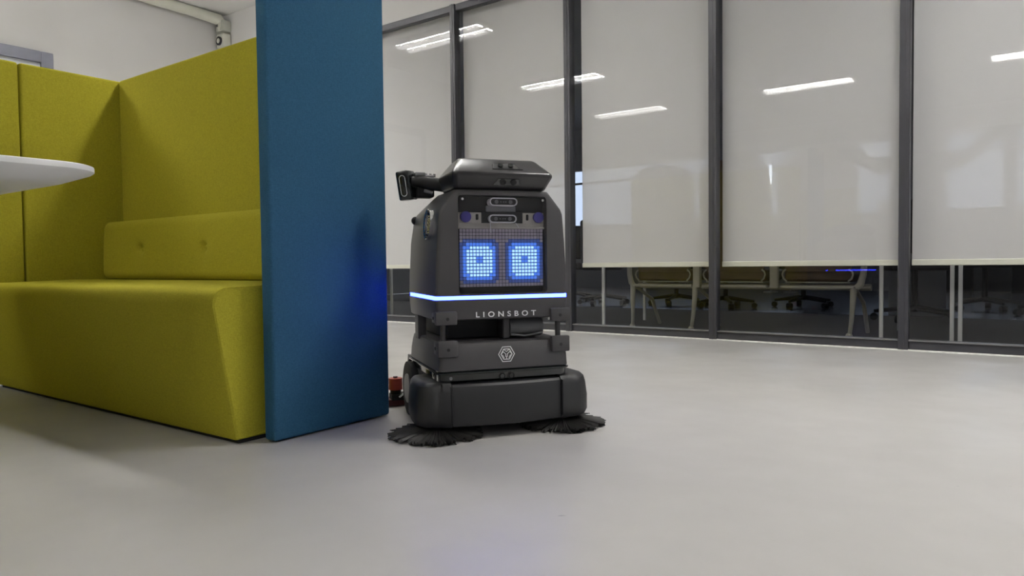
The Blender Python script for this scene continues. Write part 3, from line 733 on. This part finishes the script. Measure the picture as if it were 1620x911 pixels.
c1 = Vector((.012, .0385, .763)); n2 = Vector((0, -.036, -.032)).normalized()
def s2(u, t, h_): return tuple(c1 + Vector((u, 0, 0)) + sl2*t + n2*h_)
q = part(MB().loft([[s2(-.030, -.012, h_), s2(.036, -.012, h_), s2(.044, .010, h_), s2(-.042, .010, h_)] for h_ in (-.002, .001)]), 'sensor_window', 'gloss', None, False)
for u in (-.014, .020): part(MB().tube([s2(u, -.001, .001), s2(u, -.001, .004)], .0095, 18), 'sensor_lens', 'matte', q)

# camera arm on the left of the lid
e_rot = Matrix.Translation((-.241, .30, .774)) @ Matrix.Rotation(math.radians(-8), 4, 'Y') @ Matrix.Rotation(math.radians(-34), 4, 'Z')
mb = MB(); mb.box(-.022, .022, -.030, .032, -.048, .046, .006, 2, e_rot); q = part(mb, 'side_camera', 'gloss')
def capv(hw, r, d_, k=8):
    return [tuple(e_rot @ Vector((p[2]-.0, d_, p[0]))) for p in capsule(-.002, 0, hw, r, 0, k)]
mb = MB(); mb.ring((capv(.034, .0105, -.0318), capv(.034, .0105, -.029)), (capv(.0325, .009, -.0318), capv(.0325, .009, -.029))); part(mb, 'camera_outline', 'silver', q)
part(MB().tube([(-.226, .285, .785), (-.20, .275, .784), (-.16, .26, .776), (-.13, .25, .772)], [.016, .019, .021, .022], 18), 'camera_arm', 'matte')
mb = MB(); mb.box(-.218, -.185, .272, .31, .803, .815, .002, 1); mb.box(-.182, -.150, .29, .32, .801, .809, .002, 1); part(mb, 'arm_clamp', 'steel')
for x, y, z in ((-.176, .30, .812), (-.162, .30, .812), (-.150, .296, .811)): part(MB().tube([(x, y, z-.008), (x, y, z+.002)], .004, 10), 'bolt', 'chrome')
part(MB().box(-.212, -.155, .275, .33, .735, .772, .004, 1), 'arm_bracket', 'matte')
part(MB().tube([(-.19, .27, .756), (-.165, .262, .748)], .006, 10), 'bolt', 'steel')

# rear squeegee with red roller
mb = MB(); mb.loft([at([(-.25, .585), (.25, .585), (.25, .645), (0, .675), (-.25, .645)], z) for z in (.022, .042)]); q = part(mb, 'squeegee', 'matte', None, False)
mb = MB(); mb.loft([at([(-.275, .590), (.275, .590), (.26, .660), (0, .684), (-.26, .660)], z) for z in (.002, .024)]); part(mb, 'squeegee_blade', 'dred', q, False)
part(MB().box(-.05, .05, .48, .62, .04, .07, .006, 1), 'squeegee_arm', 'steel', q)
for s in (-1, 1):
    w_ = part(MB().tube([(s*.231, .615, .058), (s*.231, .615, .100)], .0255, 28), 'corner_roller', 'red', q)
    w2 = part(MB().tube([(s*.231, .615, .034), (s*.231, .615, .059)], .020, 20), 'roller_post', 'matte', q)
    part(MB().tube([(s*.231, .615, .099), (s*.231, .615, .107)], .008, 8), 'roller_bolt', 'steel', q)
part(MB().tube([(-.228, .560, .038), (-.190, .545, .070)], .0032, 8), 'pull_rod', 'silver', q)

# ------------------------------------------------------------ furniture in the room behind the glass
# beam seating: three high-backed seats on one frame, backs towards the glass
bs = tag(empty('beam_seating', (-1.72, 5.2, 0)), 'row of three high-backed brown seats on a cream frame, just behind the glass', 'seating')
for xc in (-2.25, -1.715, -1.165):
    x = xc + 1.72
    MB().box(x-.215, x+.215, -.21, .20, .372, .455, .02, 3).build('seat', M['brown'], bs, True)
    ol = [(-.20, .44), (-.235, .70)]
    for i in range(21):
        a = PI - PI*i/20; ol.append((.25*math.copysign(abs(math.cos(a))**.55, math.cos(a)), 1.02+.20*abs(math.sin(a))**.75))
    ol += [(.235, .70), (.20, .44)]
    b = bmesh.new(); F_ = [b.verts.new((x+q, -.225-.05*(z-.44), z)) for q, z in ol]; B_ = [b.verts.new((x+q*.96, -.17-.05*(z-.44), z-.004)) for q, z in ol]
    b.faces.new(F_); b.faces.new(B_[::-1])
    for j in range(len(F_)): b.faces.new((F_[j], F_[(j+1) % len(F_)], B_[(j+1) % len(F_)], B_[j]))
    MB().add(b).build('backrest', M['brown'], bs, True)
    MB().tube([(x-.225, -.235, .338), (x+.225, -.235, .338)], .012, 10).build('frame_rail', M['cream'], bs, True)
    MB().tube([(x-.20, -.232, .368), (x+.20, -.232, .368)], .004, 8).build('thin_rail', M['cream'], bs, True)
    for s_ in (-1, 1):
        MB().tube([(x+s_*.195, -.24, .455), (x+s_*.212, -.24, .44), (x+s_*.218, -.24, .42), (x+s_*.21, -.24, .395), (x+s_*.19, -.24, .375)], .006, 8).build('seat_clip', M['cream'], bs, True)
for x, kind in ((-.81, -1), (-.265, 0), (.28, 0), (.835, 1)):
    if kind == 0: MB().box(x-.027, x+.027, -.25, -.20, .325, .60, .01, 2).build('arm_post', M['cream'], bs, True)
    else: MB().tube([(x+kind*.005, -.22, .60), (x, -.22, .50), (x-kind*.005, -.225, .42), (x-kind*.02, -.23, .36), (x-kind*.045, -.235, .335)], [.017, .018, .02, .022, .018], 10).build('arm_post', M['cream'], bs, True)
MB().tube([(-.84, .0, .33), (.84, .0, .33)], .022, 12).build('beam', M['cream'], bs, True)
for x0, x1 in ((-.775, -.80), (-.28, -.325), (.775, .745)):
    q = MB().tube([(x0, -.225, .335), (x0-.005, -.225, .24), (x0+(x1-x0)*.5, -.21, .12), (x1, -.19, .03)], [.022, .018, .014, .012], 12).build('leg', M['cream'], bs, True)
    b = bmesh.new(); bmesh.ops.create_uvsphere(b, u_segments=12, v_segments=8, radius=.022); bmesh.ops.translate(b, vec=(x1-.003, -.19, .022), verts=b.verts)
    MB().add(b).build('glide', M['cream'], q, True)
    MB().tube([(x0, -.20, .335), (x0, .10, .22), (x0, .25, .012)], .014, 10).build('leg', M['cream'], bs, True)
def desk():
    e = empty('office_desk')
    MB().box(0, 1, 0, .7, .715, .74, .003, 1).build('desk_top', M['white'], e)
    for x, y in ((.02, .02), (.98, .02), (.02, .40), (.98, .40)): MB().box(x-.011, x+.011, y-.011, y+.011, 0, .715, .002, 1).build('leg', M['white'], e)
    return e
for k, (x0, x1, l) in enumerate([(-5.22, -3.55, 'white office desk with thin legs, seen left of the robot'), (-2.82, -.78, 'white office desk with thin legs behind the brown chairs'), (-.435, 1.6, 'white office desk with thin legs near the right edge')]):
    e = desk(); e.location = (x0, 5.40 if k == 1 else 5.04, 0); e.scale = (1, 1, 1)
    for ch in e.children:
        me = ch.data
        for v in me.vertices: v.co.x = v.co.x*(x1-x0) if ch.name.startswith('desk_top') else (v.co.x if v.co.x < .5 else v.co.x + (x1-x0) - 1)
    if k == 2:
        for ch in list(e.children):
            if ch.name.startswith('leg') and min(v.co.y for v in ch.data.vertices) > .3 and min(v.co.x for v in ch.data.vertices) < .5:
                for v in ch.data.vertices: v.co.y -= .37; v.co.x += .042
    if k == 1:
        for ch in list(e.children):
            if ch.name.startswith('leg') and min(v.co.y for v in ch.data.vertices) < .3:
                for v in ch.data.vertices: v.co.y -= .36
    tag(e, l, 'desk', 'white desks behind the glass')
def office_chair():
    e = empty('office_chair')
    for k in range(5):
        a = 2*PI*k/5+.3; q = MB().tube([(.03*math.cos(a), .03*math.sin(a), .11), (.30*math.cos(a), .30*math.sin(a), .075)], [.024, .014], 8).build('base_arm', M['ochair'], e, True)
        c = (.30*math.cos(a), .30*math.sin(a), .03); sd = (-math.sin(a)*.025, math.cos(a)*.025)
        MB().tube([(c[0]-sd[0], c[1]-sd[1], .03), (c[0]+sd[0], c[1]+sd[1], .03)], .03, 14).build('castor', M['ochair'], q, True)
    MB().tube([(0, 0, .08), (0, 0, .42)], .025, 12).build('gas_lift', M['ochair'], e, True)
    MB().box(-.25, .25, -.24, .24, .42, .51, .03, 3).build('seat', M['ochair'], e, True)
    MB().box(-.22, .22, .20, .26, .56, 1.02, .03, 3).build('backrest', M['ochair'], e, True)
    MB().tube([(0, .1, .43), (0, .26, .46), (0, .27, .62)], .02, 10).build('back_stem', M['ochair'], e, True)
    for s in (-1, 1): MB().tube([(s*.26, 0, .45), (s*.30, .02, .5), (s*.30, .05, .66), (s*.30, -.12, .68)], .014, 8).build('armrest', M['ochair'], e, True)
    return e
oc = office_chair()
spots = [(-4.25, 7.7, 'black office chair in the dark room, first to the right of the robot'), (-3.45, 8.0, 'black office chair in the dark room behind the left brown seat'),
         (-2.75, 7.7, 'black office chair in the dark room behind the middle brown seat'), (-2.05, 8.15, 'black office chair in the dark room below the blue reflection'),
         (-.82, 6.75, 'black office chair in the dark room behind the thick right mullion'), (-.42, 8.45, 'black office chair in the dark room just right of the pair of white desk legs'),
         (.12, 7.9, 'black office chair in the dark room at the right edge'), (-5.1, 8.3, 'black office chair deep in the dark room left of the others')]
for k, (x, y, l) in enumerate(spots):
    e = oc if k == 0 else copy_tree(oc); e.location = (x, y, 0); e.rotation_euler = (0, 0, random.uniform(0, 6)); tag(e, l, 'chair', 'black office chairs in the dark room')
# low dark cabinets at the far wall
for k, (x0, x1, l) in enumerate([(-1.62, -.78, 'low black cabinet at the far wall, left of the grey panel'), (-.30, .75, 'low black cabinet at the far wall, at the right edge')]):
    e = tag(empty('low_cabinet', ((x0+x1)/2, 12.50, 0)), l, 'cabinet', 'black cabinets at the far wall'); hw = (x1-x0)/2
    MB().box(-hw, hw, 0, .35, 0, .78, .004, 1).build('carcass', M['ochair'], e)
    for s in (-1, 1):
        q = MB().box(s*hw/2-hw/2+.006, s*hw/2+hw/2-.006, -.018, 0, .04, .76, .003, 1).build('cabinet_door', M['ochair'], e)
        MB().box(s*.03-.005, s*.03+.005, -.03, -.018, .5, .62).build('handle', M['steel'], q)
# made-up column with two bent arms for an unidentified dark silhouette
col_ = tag(empty('silhouette_column', (-.905, 7.6, 0)), 'made-up dark column with two bent arms, standing in for an unidentified silhouette through the blinds', 'column')
MB().tube([(0, 0, 0), (0, 0, H-.002)], .235, 28).build('shaft', M['dwall'], col_, True)
for s in (-1, 1):
    MB().tube([(s*.14, -.05, 1.45), (s*.30, -.08, 1.36), (s*.42, -.08, 1.43), (s*.52, -.08, 1.54), (s*.62, -.08, 1.58), (s*.72, -.08, 1.60)], [.05, .07, .06, .055, .055, .05], 12).build('bracket_arm', M['dwall'], col_, True)
for k, (x, z0, z1, l) in enumerate([(-3.42, 1.72, 2.02, 'short upright light tube glimpsed through the blind'), (-3.12, 1.45, 2.12, 'long upright light tube beside the chair silhouette through the blind')]):
    e = tag(empty('light_tube', (x, 11.6, 0)), l, 'lamp')
    MB().tube([(0, 0, z0), (0, 0, z1)], .022, 12).build('tube', M['tube'], e, True)
    MB().tube([(0, .03, 0), (0, .03, z1+.03)], .010, 10).build('stand', M['steel'], e, True)
    MB().tube([(0, .03, 0), (0, .03, .02)], .11, 20).build('base', M['steel'], e, True)
